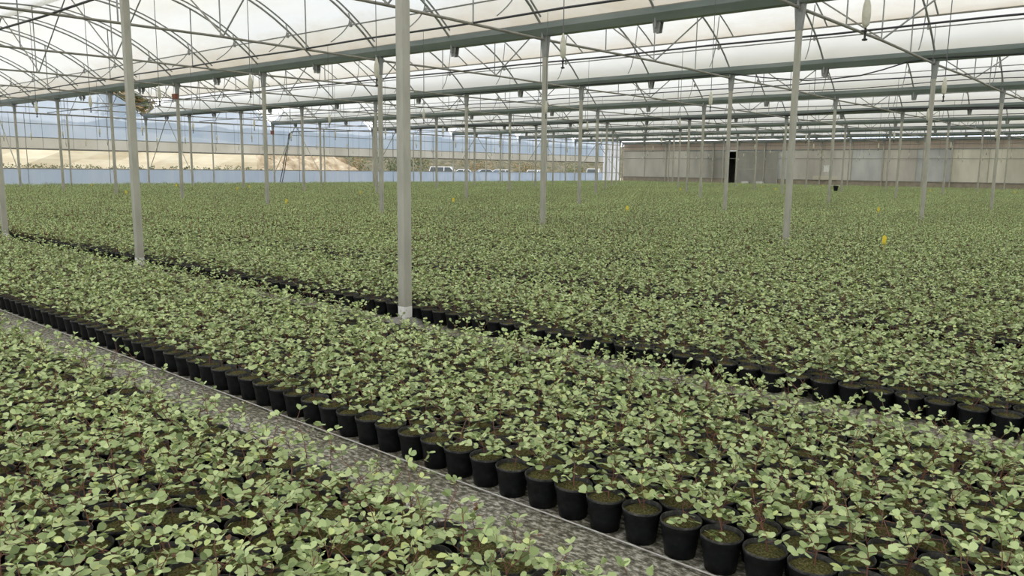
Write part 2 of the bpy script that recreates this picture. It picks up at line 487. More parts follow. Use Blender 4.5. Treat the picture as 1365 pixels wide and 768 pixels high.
for i in range(-1, 8):
    tag(link('ceiling', fixed, None, (i * W, 0, 0)), 'white film over the fixed half of the %s bay from the grey wall' % ORD[8 - i], kind='structure')
    ang = math.radians(10.2) if i >= 1 else math.radians(0.6)
    v = thing('roof_vent', (i * W + HB, 0, HZ), 'hinged film roof vent of the %s bay from the grey wall, %s' % (ORD[8 - i], 'raised open' if i >= 1 else 'closed on its gutter'), 'roof vent', 'film roof vents')
    v.rotation_euler = (0, -ang, 0)
    link('vent_sheet', ventm if i >= 1 else ventc, v)
    link('edge_pipe', edge, v, None if i >= 1 else (vent_long[-1][0] - e[0], 0, vent_long[-1][2] - e[2]))
    for j in range(-5, 17):
        link('rib', rib, v, (0, 2.5 * j + .05, 0))
    # racks in the vent's own turned frame
    R = Matrix.Rotation(ang, 3, 'Y')
    fz = lambda x: math.sqrt((RA + .12) ** 2 - x * x) + CZ - HZ
    top_l = Vector((3.185, 0, fz(3.185) - .04))
    pin_w = Vector((7.18 - HB, 0, 4.45 - HZ))
    low_w = Vector((6.93 - HB, 0, 3.98 - HZ)) if i >= 1 else Vector((6.72 - HB, 0, 4.05 - HZ))
    pin_l, low_l = R @ pin_w, R @ low_w
    rk = rack_mesh(top_l, bezmid(top_l, pin_l, low_l), low_l)
    for j in range(-5, 17):
        link('rack', rk, v, (0, 2.5 * j + .09, 0))
    tag(link('vent_shaft', shaftp, None, (i * W, 0, 0)), 'thin drive pipe turning the vent racks in the %s bay from the grey wall' % ORD[8 - i], 'pipe', 'vent drive pipes')

# ------------------------------------------------------------------ film end wall (far end of the gutters)
wl = bpy.data.objects.new('wall_left', None)
COL.objects.link(wl)
wl.location = (0, YE + .13, 0)
tag(wl, 'end wall of translucent bluish film with an open strip in its middle', kind='structure')
XW = 61.2
Z1, Z2 = 1.03, 2.0
def film_strip(x0, x1, z0, z1, y=.13, wav=0.0, n=None):
    q = MB()
    n = n or max(2, int((x1 - x0) * 2))
    vs = []
    for k in range(n + 1):
        x = x0 + (x1 - x0) * k / n
        dy = y + wav * math.sin(k * 1.7) * rnd.random()
        vs += [(x, dy, z0), (x, dy, z1)]
    q.add(vs, [(2 * k, 2 * k + 2, 2 * k + 3, 2 * k + 1) for k in range(n)])
    return q
for i in range(-2, 8):
    x0, x1 = i * W, min((i + 1) * W, XW)
    link('low_film', film_strip(x0, x1, -.1, Z1, .16, .045, 40).mesh('low_film', 'lowfilm'), wl)
    link('middle_film', film_strip(x0, x1, 2.6, 3.85, .13, .02).mesh('middle_film', 'endfilm'), wl)
    link('hem_film', film_strip(x0, x1, Z2, 2.6, .13, .02).mesh('hem_film', 'hemfilm'), wl)
    q = MB()
    pts = [(i * W, 0, 3.85)] + [(i * W + p[0], 0, p[2]) for p in arc_pts(RA, -HB + .05, HB - .05, 20)] + [((i + 1) * W, 0, 3.85)]
    q.add([(a, .13, b) for a, _, b in pts], [tuple(range(len(pts)))[::-1]])
    link('gable_film', q.mesh('gable_film', 'endfilm'), wl)
link('white_film', film_strip(XW, XS, -.1, 3.85, .13, .02).mesh('white_film', 'whitefilm'), wl)
for z, r, mt in ((Z1, .03, 'pipe'), (Z2 + .02, .045, 'concrete'), (2.6, .025, 'galv'), (3.3, .02, 'galv'), (ZT, .025, 'galv')):
    q = MB(); q.tube([(XN, .09, z), (XS if z not in (Z2 + .02,) else XW, .09, z)], r, 6)
    link('rail', q.mesh('rail', mt, True), wl)
mull = MB(); mull.box(-.03, .03, .045, .11, 0, 3.85); mull = mull.mesh('mullion', 'post')
thin = MB(); thin.box(-.012, .012, .05, .08, 0, 3.85); thin = thin.mesh('batten', 'galv')
for i in range(-2, 8):
    link('mullion', mull, wl, ((i + .5) * W, 0, 0))
    for q in (.25, .75):
        link('batten', thin, wl, ((i + q) * W, 0, 0))
for q in range(1, 4):
    link('batten', thin, wl, (XW + (XS - XW) * q / 4, 0, 0))
# hanging cords on the film
cordm = MB(); cordm.tube([(0, 0, 2.05), (0, 0, 3.8)], .008, 4); cordm = cordm.mesh('cord', 'wire')
for k in range(36):
    link('cord', cordm, wl, (6 + k * 1.55 + rnd.uniform(-.4, .4), .05, 0))
# braces in the last bay: a V turned over under each gutter
brace_a = bar((0, 39.97, .85), (0, 37.58, 3.68), .022, 'post')
brace_b = bar((0, 35.03, .85), (0, 37.42, 3.68), .022, 'post')
for i in range(1, 8):
    b1 = link('diagonal_brace', brace_a, None, (i * W, 0, 0))
    tag(b1, 'slanting brace from the film wall up to the %s gutter from the grey wall' % ORD[9 - i], 'brace', 'braces by the film wall')
    b2 = link('diagonal_brace', brace_b, None, (i * W, 0, 0))
    tag(b2, 'slanting brace leaning towards the film wall below the %s gutter from the grey wall' % ORD[9 - i], 'brace', 'braces by the film wall')

# ------------------------------------------------------------------ grey side wall
wr = bpy.data.objects.new('wall_right', None)
COL.objects.link(wr)
wr.location = (XS + .2, 0, 0)
tag(wr, 'side wall of grey translucent sheets on a concrete kerb', kind='structure')
D0, D1 = 27.75, 28.75           # door opening
def wpart(name, mat, x0, x1, y0, y1, z0, z1):
    q = MB(); q.box(x0, x1, y0, y1, z0, z1)
    return link(name, q.mesh(name, mat), wr)
wpart('kerb', 'kerb', 0, .25, YB, D0, -.1, .62)
wpart('kerb', 'kerb', 0, .25, D1, YE, -.1, .62)
wpart('ledge', 'pipe', -.05, .06, YB, D0, .62, .68)
wpart('ledge', 'pipe', -.05, .06, D1, YE, .62, .68)
pat = [2, 2, 0, 2, 1, 2, 2, 0, 2, 2, 1, 3, 1, 0, 3, 1, 0, 3, 0, 0, 3, 3, 0, 3]
k = 0
y = YB
while y < YE - .01:
    y2 = min(y + 2.5, YE)
    for a, b in ((y, min(y2, D0)), (max(y, D1), y2)):
        if b - a > .05:
            wpart('sheet', 'sheet%d' % pat[k % len(pat)], .02, .035, a + .01, b - .01,   .68, 2.455)
            wpart('upper_sheet', 'sheet%d' % pat[k % len(pat)], .02, .035, a + .01, b - .01, 2.465, 3.2)
    wpart('top_sheet', 'topsheet', .02, .035, y + .01, y2 - .01, 3.22, 4.12)
    wpart('wall_stud', 'post', -.03, .02, y - .03, y + .03, .68, 3.86)
    k += 1
    y = y2
for z, r in ((2.46, .02), (3.21, .035), (3.6, .02)):
    q = MB(); q.tube([(-.04, YB, z), (-.04, YE, z)], r, 6)
    link('rail', q.mesh('rail', 'gutter' if z == 3.21 else 'galv', True), wr)
wpart('door_track', 'galv', -.12, -.06, 23.5, 29.2, 3.08, 3.16)
wpart('door_jamb', 'post', -.05, .05, D1, D1 + .07, 0, 3.1)
wpart('door_jamb', 'post', -.05, .05, D0 - .07, D0, 0, 3.1)
dr = bpy.data.objects.new('door_1', None)
COL.objects.link(dr)
dr.location = (XS + .1, 25.7, 0)
tag(dr, 'wide grey sliding door slid aside from the dark doorway', kind='structure')
q = MB(); q.box(-.015, .015, -1.9, 2.0, .12, 3.06); link('door_sheet', q.mesh('door_sheet', 'sheet0'), dr)
for nm, b in (('stile', (-.03, .03, -1.95, -1.88, .1, 3.08)), ('stile', (-.03, .03, 1.96, 2.03, .1, 3.08)), ('door_rail', (-.03, .03, -1.9, 2.0, .1, .17)),
              ('door_rail', (-.03, .03, -1.9, 2.0, 3.02, 3.08)), ('door_rail', (-.028, .028, -1.9, 2.0, 1.5, 1.55))):
    q = MB(); q.box(*b); link(nm, q.mesh(nm, 'post'), dr)
# dark store room behind the doorway
q = MB()
q.box(.3, 4.0, D0 - 2, D1 + 2, -.05, 0)
q.box(.3, 4.0, D0 - 2, D1 + 2, 3.1, 3.15)
q.box(3.95, 4.0, D0 - 2, D1 + 2, 0, 3.1)
q.box(.3, 4.0, D0 - 2.05, D0 - 2, 0, 3.1)
q.box(.3, 4.0, D1 + 2, D1 + 2.05, 0, 3.1)
q.box(.3, .34, D0 - 2, D0 - .02, 0, 3.1)
q.box(.3, .34, D1 + .02, D1 + 2, 0, 3.1)
tag(link('wall_store', q.mesh('wall_store', 'darkroom'), None, (XS + .2, 0, 0)), 'dark room behind the open doorway', kind='structure')
for k, yy in enumerate((25.1, 22.9 + 3.6)):
    q = MB(); q.box(-.12, .12, -.28, .28, 0, .34); q.box(-.14, .14, -.3, .3, .34, .42)
    tag(link('white_block', q.mesh('white_block', 'white'), None, (XS - .45, yy, 0)), 'small white block lying below the sliding door', 'block', 'white blocks below the sliding door')
q = MB(); q.box(-.03, .03, -1.0, 1.0, 0, .32)
tag(link('board', q.mesh('board', 'cream'), None, (XS + .1, 19.6, .68)), 'pale board lying on the ledge of the grey side wall', 'board')

# the other two sides, behind the view
for nm, pts in (('wall_back', [(XN, YB), (XS, YB)]), ('wall_near', [(XN, YB), (XN, YE)])):
    (xa, ya), (xb, yb) = pts
    q = MB(); q.add([(xa, ya, 0), (xb, yb, 0), (xb, yb, 3.9), (xa, ya, 3.9)], [(0, 1, 2, 3)])
    tag(link(nm, q.mesh(nm, 'endfilm')), 'film wall', kind='structure')

# ------------------------------------------------------------------ pipes, sprinklers, hoses
def sag_tube(pts, r, n=6):
    q = MB(); q.tube(pts, r, n, True)
    return q
def pipe_thing(name, pts, r, mat, label, cat, group=None):
    return tag(link(name, sag_tube(pts, r).mesh(name, mat, True)), label, cat, group)
wirem = MB(); wirem.tube([(0, 0, .26), (0, 0, 1.68)], .005, 4); wirem = wirem.mesh('drop_tube', 'wire')
wt = MB(); wt.lathe([(.006, .08), (.022, .10), (.027, .16), (.024, .21), (.010, .27), (.005, .285)], 10, True, True); wt = wt.mesh('weight', 'cream', True)
hd = MB(); hd.tube([(0, 0, .0), (0, 0, .09)], .006, 6)
hd.lathe([(.003, .0), (.016, .003), (.018, .010), (.007, .016), (.007, .05), (.012, .055), (.012, .065), (.004, .07)], 10, True, True); hd = hd.mesh('spray_head', 'black', True)
def sprinklers(x, zpipe, y0, step, bay, which):
    yy = y0
    lst = []
    while yy < 39.2:
        lst.append(yy)
        yy += step
    for n_, yy in enumerate(lst[::-1]):
        s = thing('sprinkler', (x, yy, zpipe - 1.69), 'hanging sprinkler with cream weight under the %s bay%s, %s from the film wall' % (ORD[8 - bay], which, ORD[min(n_ + 1, 30)]), 'sprinkler', 'sprinklers on drop tubes')
        link('drop_tube', wirem, s)
        link('weight', wt, s)
        link('spray_head', hd, s)
YP = -12
for bay in range(0, 8):
    for off, y0, which in (((1.0, -3.25 - 2.4, "'s near pipe"), (6.0, -3.12 - 2.4, "'s far pipe")) if bay == 0 else ((2.8, -4.0 + .37 * bay, ''),)):
        x = bay * W + off
        pts = [(x, y, 3.83 + (.0 if k % 2 == 0 else -.02)) for k, y in enumerate([YP + 2.5 * j for j in range(21)] + [39.3])]
        pipe_thing('irrigation_pipe', pts, .02 if bay < 2 else .018, 'darkpipe', 'dark irrigation pipe on tie bars of the %s bay from grey wall%s' % (ORD[8 - bay], '' if bay else (', near its posts' if off < 2 else ', near next gutter')), 'pipe', 'irrigation pipes')
        sprinklers(x, 3.81, y0, 2.4 if off != 6.0 else 2.95, bay, which)
# twin hoses lying along the fifth gutter, then along the film wall and down to the ground
xg = 4 * W
for o_, nm in ((0, 'black hose sagging along the fifth gutter and down beside the film wall'), (.05, 'second black hose sagging with its twin along the fifth gutter')):
    pts = []
    for j in range(0, 93):
        y = -7 + j * .5
        sag = .075 * math.cos(2 * math.pi * (y - 5.4 - o_ * 18) / 12.8)
        pts.append((xg - .2 - o_, y, 3.91 + sag - o_ * .5))
    pts += [(xg - 1.2, 39.3 - o_, 3.80), (xg - 3, 39.35 - o_, 3.66), (xg - 5, 39.35 - o_, 3.60), (25.0 + o_, 39.3 - o_, 3.47), (24.75 + o_, 39.25, 3.3),
            (24.4 + o_ * 2, 39.1, 2.2), (24.0 + o_ * 3, 38.9, 1.1), (23.6 + o_ * 3, 38.7, .1)]
    pipe_thing('hose', pts, .026, 'hose', nm, 'hose')
xg = 2 * W - .12
pts = [(xg, -8, 3.84), (xg, -5, 3.90), (xg, -2.5, 3.83), (xg, .02, 3.90), (xg, .59, 3.85), (xg, 1.1, 3.72), (xg, 1.6, 3.62), (xg, 2.3, 3.58), (xg, 2.9, 3.585), (xg, 4.05, 3.73), (xg, 5.05, 3.9), (xg, 7, 3.86), (xg, 12, 3.9), (xg, 20, 3.87), (xg, 38, 3.88)]
pipe_thing('cable', pts, .016, 'hose', 'black cable drooping below the seventh gutter from the grey wall', 'cable')
xg = 3 * W - .14
pts = [(xg, -8 + j * 1.25, 4.16 + .05 * math.sin(j * 1.1)) for j in range(38)]
pipe_thing('cable', pts, .015, 'hose', 'black cable running just above the sixth gutter from the grey wall', 'cable')

# boxes and odd things on posts
def on_post(name, i, k, z, dims, mat, label, cat, dx=-.1, dy=-.0):
    q = MB(); a, b, c = dims
    q.box(-a / 2, a / 2, -b / 2, b / 2, 0, c)
    q.box(-a / 2 - .01, a / 2 + .01, -b / 2 - .01, b / 2 + .01, c, c + .02)
    return tag(link(name, q.mesh(name, mat), None, (i * W + dx, k * S + dy, z)), label, cat)
on_post('junction_box', 1, 4, 3.36, (.10, .22, .14), 'rust', 'rust-red box on a post under the eighth gutter from the grey wall', 'box', -.09, -.04)
on_post('junction_box', 3, 8, 3.28, (.10, .26, .2), 'rust', 'rust-red box on the film wall post of the sixth gutter', 'box', -.09, -.06)
on_post('sensor_box', 3, 1, 1.32, (.10, .16, .20), 'white', 'small white box strapped to a post among the seedlings', 'box', -.09, .12)
hp = thing('hanging_pot', (3 * W - .02, S - .22, .66), 'small dark pot on a bracket beside the white box', 'pot')
q = MB(); q.lathe([(.06, 0), (.085, .16), (.09, .16), (.09, .175), (.08, .175), (.075, .15)], 12, False, True); link('body', q.mesh('body', 'pot'), hp)
q = MB(); q.box(-.02, .02, -.12, .18, .18, .2); link('bracket', q.mesh('bracket', 'cream'), hp)
q = MB()
for k in range(60):
    a, r_ = rnd.uniform(0, 6.3), rnd.uniform(0, .09)
    c = Vector((r_ * math.cos(a), r_ * math.sin(a), rnd.uniform(.13, .2)))
    q.tint = .1
    q.add([c, c + Vector((.04, .01, .02)), c + Vector((.02, .04, .03))], [(0, 1, 2)])
link('foliage', q.mesh('foliage', 'leaf'), hp)

# yellow label stakes among the seedlings
stake = MB(); stake.box(-.006, .006, -.003, .003, 0, .30)
stake = stake.mesh('stake', 'yellow')
card = MB(); card.add([(-.03, 0, .26), (.03, 0, .26), (.038, .01, .35), (.015, .012, .39), (-.025, .01, .38), (-.03, .004, .26), (.03, .004, .26), (.038, .014, .35), (.015, .016, .39), (-.025, .014, .38)],
                      [(4, 3, 2, 1, 0), (5, 6, 7, 8, 9), (0, 1, 6, 5), (1, 2, 7, 6), (2, 3, 8, 7), (3, 4, 9, 8), (4, 0, 5, 9)])
card = card.mesh('card', 'yellow')
for px, py in [(122, 246.5), (168, 256), (235, 247), (316, 251), (381.5, 268), (332, 248.5), (604, 266), (836, 277), (480, 256), (1171, 279), (1179, 319), (1240, 254), (1353, 256), (1034, 252), (1015, 249), (907, 252), (1097, 247.5), (896, 245.5)]:
    g = at_z(px, py, .33)
    g.x, g.y = min(g.x, XS - .6), min(g.y, YE - .6)
    s = thing('plant_label', (g.x, g.y, 0), 'yellow plastic label on a stake standing among the seedlings', 'label', 'yellow plant labels')
    s.rotation_euler.z = -YAW + rnd.uniform(-.5, .5)
    link('stake', stake, s)
    link('card', card, s)

# white string along the edge of the speckled path
pts = [(-2.14 + rnd.uniform(-.006, .006), -7 + .6 * j, .012) for j in range(78)]
pipe_thing('string_line', pts, .003, 'string', 'thin white string stretched on the ground beside the row of black pots', 'string')

# ------------------------------------------------------------------ outside the film wall
q = MB()
xs = [-40 + 2.6 * j for j in range(28)]
vs = []
for j, x in enumerate(xs):
    top = 4.7 if x < 5 else 4.7 - (x - 5) * .07
    for yy, z in ((51.9, -.3), (52.0 + .15 * math.sin(j), .5), (52.2 + .2 * math.sin(j * 2.3), 1.6), (52.4 + .2 * math.sin(j * 1.3), 2.6), (52.6, top), (56, top + .3)):
        vs.append((x, yy, z))
q.add(vs, [(6 * j + a, 6 * (j + 1) + a, 6 * (j + 1) + a + 1, 6 * j + a + 1) for j in range(len(xs) - 1) for a in range(5)])
tag(link('pale_bank', q.mesh('pale_bank', 'limestone')), 'long pale yellow stone bank outside the film wall', 'bank')
def terrain(name, mat, x0, x1, y0, y1, zf, nx, ny, label, amp):
    q = MB()
    vs = []
    for a in range(nx + 1):
        for b in range(ny + 1):
            x = x0 + (x1 - x0) * a / nx
            y = y0 + (y1 - y0) * b / ny
            vs.append((x + rnd.uniform(-.3, .3), y + rnd.uniform(-.3, .3), zf(b / ny) + rnd.uniform(-amp, amp) * min(1, b)))
    q.add(vs, [(a * (ny + 1) + b, (a + 1) * (ny + 1) + b, (a + 1) * (ny + 1) + b + 1, a * (ny + 1) + b + 1) for a in range(nx) for b in range(ny)])
    return tag(link(name, q.mesh(name, mat)), label, kind='structure')
terrain('earth_bank', 'earth', 30.5, 46, 56, 68, lambda t: -.3 + 3.2 * min(1, t * 1.5), 40, 12, 'rough reddish earth bank outside beside the pale bank', .35)
terrain('hillside', 'scrub', 40, 210, 80, 125, lambda t: -.3 + 7.5 * min(1, t * 1.3), 70, 14, 'scrubby brown hillside behind the parked cars', .6)

def leaf_cloud(n, rx, ry, rz, size, seed, brown=.1, base=0.0):
    r = random.Random(seed)
    q = MB()
    lumps = [(Vector((r.uniform(-.6, .6) * rx, r.uniform(-.6, .6) * ry, base + rz + r.uniform(-.55, .6) * rz)), r.uniform(.35, .6)) for _ in range(14)]
    for _ in range(n):
        c, k = r.choice(lumps)
        d = Vector((r.gauss(0, 1), r.gauss(0, 1), r.gauss(0, 1))).normalized() * (r.random() ** .4)
        p = c + Vector((d.x * rx * k, d.y * ry * k, d.z * rz * k))
        p.z = max(p.z, .02)
        a = Vector((r.gauss(0, 1), r.gauss(0, 1), r.gauss(0, 1))).normalized()
        b = a.cross(Vector((r.gauss(0, 1), r.gauss(0, 1), r.gauss(0, 1)))).normalized()
        s = size * r.uniform(.6, 1.3)
        q.tint = r.uniform(.85, 1) if r.random() < brown else r.uniform(.02, .7)
        q.add([p, p + a * s * .6 + b * s * .35, p + a * s * 1.2, p + a * s * .6 - b * s * .35], [(0, 1, 2, 3)])
    return q
def bush(name, px, y, w, h, label, n=1500, brown=.1, size=.16, cat='bush'):
    g = at_y(px, 225, y)
    t = thing(name, (g.x, y, -.25), label, cat, 'shrubs outside the film wall')
    link('foliage', leaf_cloud(n, w / 2, w / 2, h / 2, size, int(px), brown).mesh('foliage', 'treeleaf'), t)
    q = MB()
    for k in range(4):
        a = k * 1.6
        q.tube([(0, 0, 0), (.25 * w * math.cos(a) * .6, .25 * w * math.sin(a) * .6, h * .6)], [.05, .02], 5)
    link('stems', q.mesh('stems', 'bark'), t)
bush('evergreen_shrub', 524, 66, 5.0, 4.0, 'dark green round shrub beside the earth bank')
bush('evergreen_shrub', 553, 68, 4.5, 4.0, 'second dark green shrub beside the earth bank, nearer the parked cars', brown=.25)
bush('dry_shrub', 640, 74, 6, 3.0, 'dry brown shrub behind the parked cars', brown=.7)
bush('dry_shrub', 700, 73, 6, 3.2, 'tangled dry shrub behind the last parked cars', brown=.6)
bush('evergreen_shrub', 772, 71, 6, 3.4, 'wide dark shrub behind the white car by the white film', brown=.25)
bush('dry_shrub', 470, 69, 4, 3.2, 'dry shrub on top of the earth bank', brown=.6)
for k in range(26):
    px = 8 + k * 14.2
    g = at_y(px, 222, 50.6)
    s = tag(link('weed', leaf_cloud(60, .40, .25, .16 + .14 * rnd.random(), .10, 300 + k, .15).mesh('weed', 'treeleaf'), None, (g.x, 50.9, .77)), 'tuft of green weeds along the foot of the pale bank', 'weeds', 'weeds at the foot of the pale bank')
q = MB(); q.box(-40, 34, 49.9, 52.3, -.3, .86)
tag(link('bank_footing', q.mesh('bank_footing', 'outground')), 'low earth ledge at the foot of the pale bank', kind='structure')
# tree standing above the pale bank, seen through the open vent
t = thing('tree', (21.6, 54.5, 3.65), 'shaggy tree with brown and green leaves above the pale bank', 'tree')
q = MB(); q.tube([(0, 0, -.2), (.1, 0, 1.4), (0, .1, 2.8)], [.22, .18, .12], 8); link('trunk', q.mesh('trunk', 'bark', True), t)
link('crown', leaf_cloud(2600, 1.9, 1.6, 1.35, .28, 77, .55, .9).mesh('crown', 'treeleaf'), t)

# parked cars
def car_meshes(paint, suv):
    L, Wd, H = (4.5, 1.85, 1.72) if suv else (4.3, 1.75, 1.45)
    belt = .95 if suv else .86
    side = [(-L / 2, .35), (-L / 2 + .05, belt - .12), (-L / 2 + .1, belt), (L / 2 - 1.15, belt), (L / 2 - .2, belt - .18), (L / 2, belt - .35), (L / 2, .32), (L / 2 - .3, .25), (-L / 2 + .3, .25)]
    q = MB(); n_ = len(side)
    vs = []
    for y, k in ((-Wd / 2, .98), (-Wd / 2 + .06, 1), (Wd / 2 - .06, 1), (Wd / 2, .98)):
        vs += [(x * k, y, z) for x, z in side]
    fs = [(r * n_ + i, r * n_ + (i + 1) % n_, (r + 1) * n_ + (i + 1) % n_, (r + 1) * n_ + i) for r in range(3) for i in range(n_)]
    q.add(vs, fs + [tuple(range(n_))[::-1], tuple(range(3 * n_, 4 * n_))])
    # roof and pillars
    rb, rf = (-L / 2 + .35, .35) if suv else (-.95, .2)
    q.box(rb, rf, -Wd / 2 + .18, Wd / 2 - .18, H - .09, H)
    for s in (-1, 1):
        ys, yb = s * (Wd / 2 - .2), s * (Wd / 2 - .05)
        for xt, xb in ((rb + .03, -L / 2 + .15 if suv else -1.75), (rf - .03, 1.05), (-.35, -.35)):
            q.tube([(xt, ys, H - .05), (xb, yb, belt)], .045, 5)
    body = q.mesh('body', paint, False)
    g = MB()
    xb0 = -L / 2 + .18 if suv else -1.7
    a, b = Wd / 2 - .22, Wd / 2 - .07
    g.add([(xb0, -b, belt), (1.03, -b, belt), (1.03, b, belt), (xb0, b, belt), (rb + .02, -a, H - .08), (rf - .02, -a, H - .08), (rf - .02, a, H - .08), (rb + .02, a, H - .08)],
          [(0, 1, 5, 4), (1, 2, 6, 5), (2, 3, 7, 6), (3, 0, 4, 7)])
    glass = g.mesh('window_glass', 'carglass')
    w_ = MB()
    rr = .33
    ring = [(rr * math.cos(k * math.pi / 7), rr * math.sin(k * math.pi / 7)) for k in range(14)]
    w_.add([(x, -.1, z) for x, z in ring] + [(x, .1, z) for x, z in ring], [(i, (i + 1) % 14, 14 + (i + 1) % 14, 14 + i) for i in range(14)] + [tuple(range(14)), tuple(range(14, 28))[::-1]])
    return body, glass, w_.mesh('wheel', 'tyre'), L, Wd
SUV, SED, SIL = car_meshes('carpaint', True), car_meshes('carpaint', False), car_meshes('carpaint2', False)
for px, y, kit, rz, lab in [(597, 61, SUV, -.9, 'tall white car, the highest of the cars parked outside'), (622, 61.5, SED, -.8, 'low white car parked beside the tall white one'),
                            (650, 66, SIL, -.6, 'silver car parked between the low white cars'), (672, 61, SED, -.2, 'low white car parked past the silver one'),
                            (714, 62, SED, .3, 'white car parked alone beyond the others'), (792, 60, SUV, .5, 'white car parked near the white film by the grey wall')]:
    g = at_y(px, 228, y)
    c = thing('car', (g.x, y, -.25), lab, 'car', 'cars parked outside')
    c.rotation_euler.z = rz
    body, glass, wheel, L, Wd = kit
    link('body', body, c)
    link('window_glass', glass, c)
    for sx in (-1, 1):
        for sy in (-1, 1):
            link('wheel', wheel, c, (sx * (L / 2 - .85), sy * (Wd / 2 - .1), .33))

# ------------------------------------------------------------------ seedlings
LEAF_T = [.04, .16, .28, .40, .50, .58, .66, .74, .84, .97]
def leaf_verts(kind):
    w, notch, cup = [(.37, -.02, .06), (.42, .03, .03), (.33, -.06, .10), (.40, .05, .08), (.43, .0, -.04)][kind]
    rr = random.Random(kind)
    j = lambda: rr.uniform(-.03, .03)
    return [(0, 0, 0),
            (-w * .62, .22, cup + j()), (0, .25, 0), (w * .62, .22, cup + j()),
            (-w, .55 + j(), cup * 1.3 + j()), (0, .58, .01), (w, .55 + j(), cup * 1.3 + j()),
            (-w * .70, .88, cup * .4 + j()), (0, .96 - notch, -.05), (w * .70, .88, cup * .4 + j())]
LEAF_F = [(0, 2, 1), (0, 3, 2), (1, 2, 5, 4), (2, 3, 6, 5), (4, 5, 8, 7), (5, 6, 9, 8)]
LEAFV = [leaf_verts(k) for k in range(5)]
leafmesh = {}
for k in range(5):
    for ti, tv in enumerate(LEAF_T):
        q = MB(); q.tint = tv; q.add(LEAFV[k], LEAF_F)
        leafmesh[k, ti] = q.mesh('leaf', 'leaf', True)

SOIL = .112
def make_plant(seed, look):
    """a carob-like seedling: reddish stem, compound leaves of paired round leaflets"""
    r = random.Random(seed)
    sticks, leaves = [], []
    nst, h, ncomp = {'tall': (1, .205, 10), 'bushy': (2, .12, 6), 'mid': (1, .13, 8), 'sparse': (1, .06, 4), 'redtip': (1, .14, 8), 'pale': (1, .115, 7), 'twin': (2, .15, 6), 'low': (1, .085, 7)}[look]
    def tint(top):
        x = r.random()
        if look == 'redtip' and top and x < .55:
            return 9
        if x < .012:
            return 9
        if look == 'pale':
            return r.choice([6, 7, 7, 8, 8, 5])
        return r.choice([1, 2, 3, 3, 4, 4, 5, 5, 6, 6, 7, 7, 8])
    for s in range(nst):
        a0 = r.uniform(0, 6.28)
        lean = Vector((math.cos(a0), math.sin(a0), 0)) * r.uniform(.02, .06) * (2 if nst > 1 else 1)
        base = Vector((r.uniform(-.01, .01), r.uniform(-.01, .01), SOIL))
        hh = h * r.uniform(.85, 1.15)
        P = lambda f: base + lean * f * f + Vector((0, 0, hh * f)) + Vector((math.sin(f * 5 + a0), math.cos(f * 4 + a0), 0)) * .004
        sticks.append(([P(f) for f in (0, .3, .6, .85, 1)], [.0026, .0022, .0018, .0013, .0008]))
        phase = r.uniform(0, 6.28)
        for c in range(ncomp):
            f = .22 + .78 * (c + r.uniform(-.2, .2)) / max(1, ncomp - 1)
            f = min(1, max(.18, f))
            az = phase + c * 2.4 + r.uniform(-.3, .3)
            top = c >= ncomp - 2
            el = r.uniform(.75, 1.2) if top else r.uniform(.05, .6)
            ln = r.uniform(.035, .06) if top else r.uniform(.05, .085)
            o = P(f)
            d0 = Vector((math.cos(az) * math.cos(el), math.sin(az) * math.cos(el), math.sin(el)))
            d1 = (d0 + Vector((0, 0, -.25))).normalized()
            Q = lambda g: o + d0 * (ln * g) + (d1 - d0) * (ln * g * g * .5)
            sticks.append(([Q(0), Q(.5), Q(1)], [.0012, .0010, .0007]))
            npair = 1 if top and r.random() < .3 else r.choice([2, 2, 2, 3])
            for pr in range(npair):
                g = (pr + 1) / npair
                size = r.uniform(.027, .040) * (.8 if top else 1) * (.85 if pr == 0 and npair > 1 else 1)
                if look == 'sparse':
                    size *= .9
                for sd in (-1, 1):
                    azl = az + sd * r.uniform(.55, 1.15)
                    tl = r.uniform(-.2, .6) + (.35 if top else 0)
                    fwd = Vector((math.cos(azl) * math.cos(tl), math.sin(azl) * math.cos(tl), math.sin(tl)))
                    nrm = Vector((r.gauss(0, .42), r.gauss(0, .42), 1))
                    nrm = (nrm - fwd * nrm.dot(fwd)).normalized()
                    rt = fwd.cross(nrm)
                    tn = tint(top)
                    if tn == 9:
                        size *= .65
                    mt = Matrix((rt * size, fwd * size, nrm * size)).transposed().to_4x4()
                    mt.translation = Q(g)
                    leaves.append((mt, r.randrange(5), tn))
    return sticks, leaves

POT_PROF = [(.053, 0), (.060, .05), (.066, .098), (.0695, .101), (.0722, .118)]
RIM_PROF = [(.0722, .118), (.0728, .124), (.0712, .127), (.0692, .124), (.0672, .108)]
def add_pot(q, n=18):
    q.lathe(POT_PROF, n, False, True)
def add_soil(q, r, n=14):
    q.lathe([(.0685, SOIL - .004), (.05, SOIL + .003), (.028, SOIL + .006)], n, True, False, jit=lambda: r.uniform(-.003, .003))
def add_sticks(q, sticks, n=4):
    for pts, rs in sticks:
        q.tube(pts, rs, n, False)
def add_leaves(q, leaves, simple_leaf=False):
    for mt, k, ti in leaves:
        q.tint = LEAF_T[ti]
        if simple_leaf:
            V = LEAFV[k]
            q.add([mt @ Vector(V[i]) for i in (0, 6, 8, 4)], [(0, 1, 2, 3)])
        else:
            q.add([mt @ Vector(p) for p in LEAFV[k]], LEAF_F)
    q.tint = 0.0

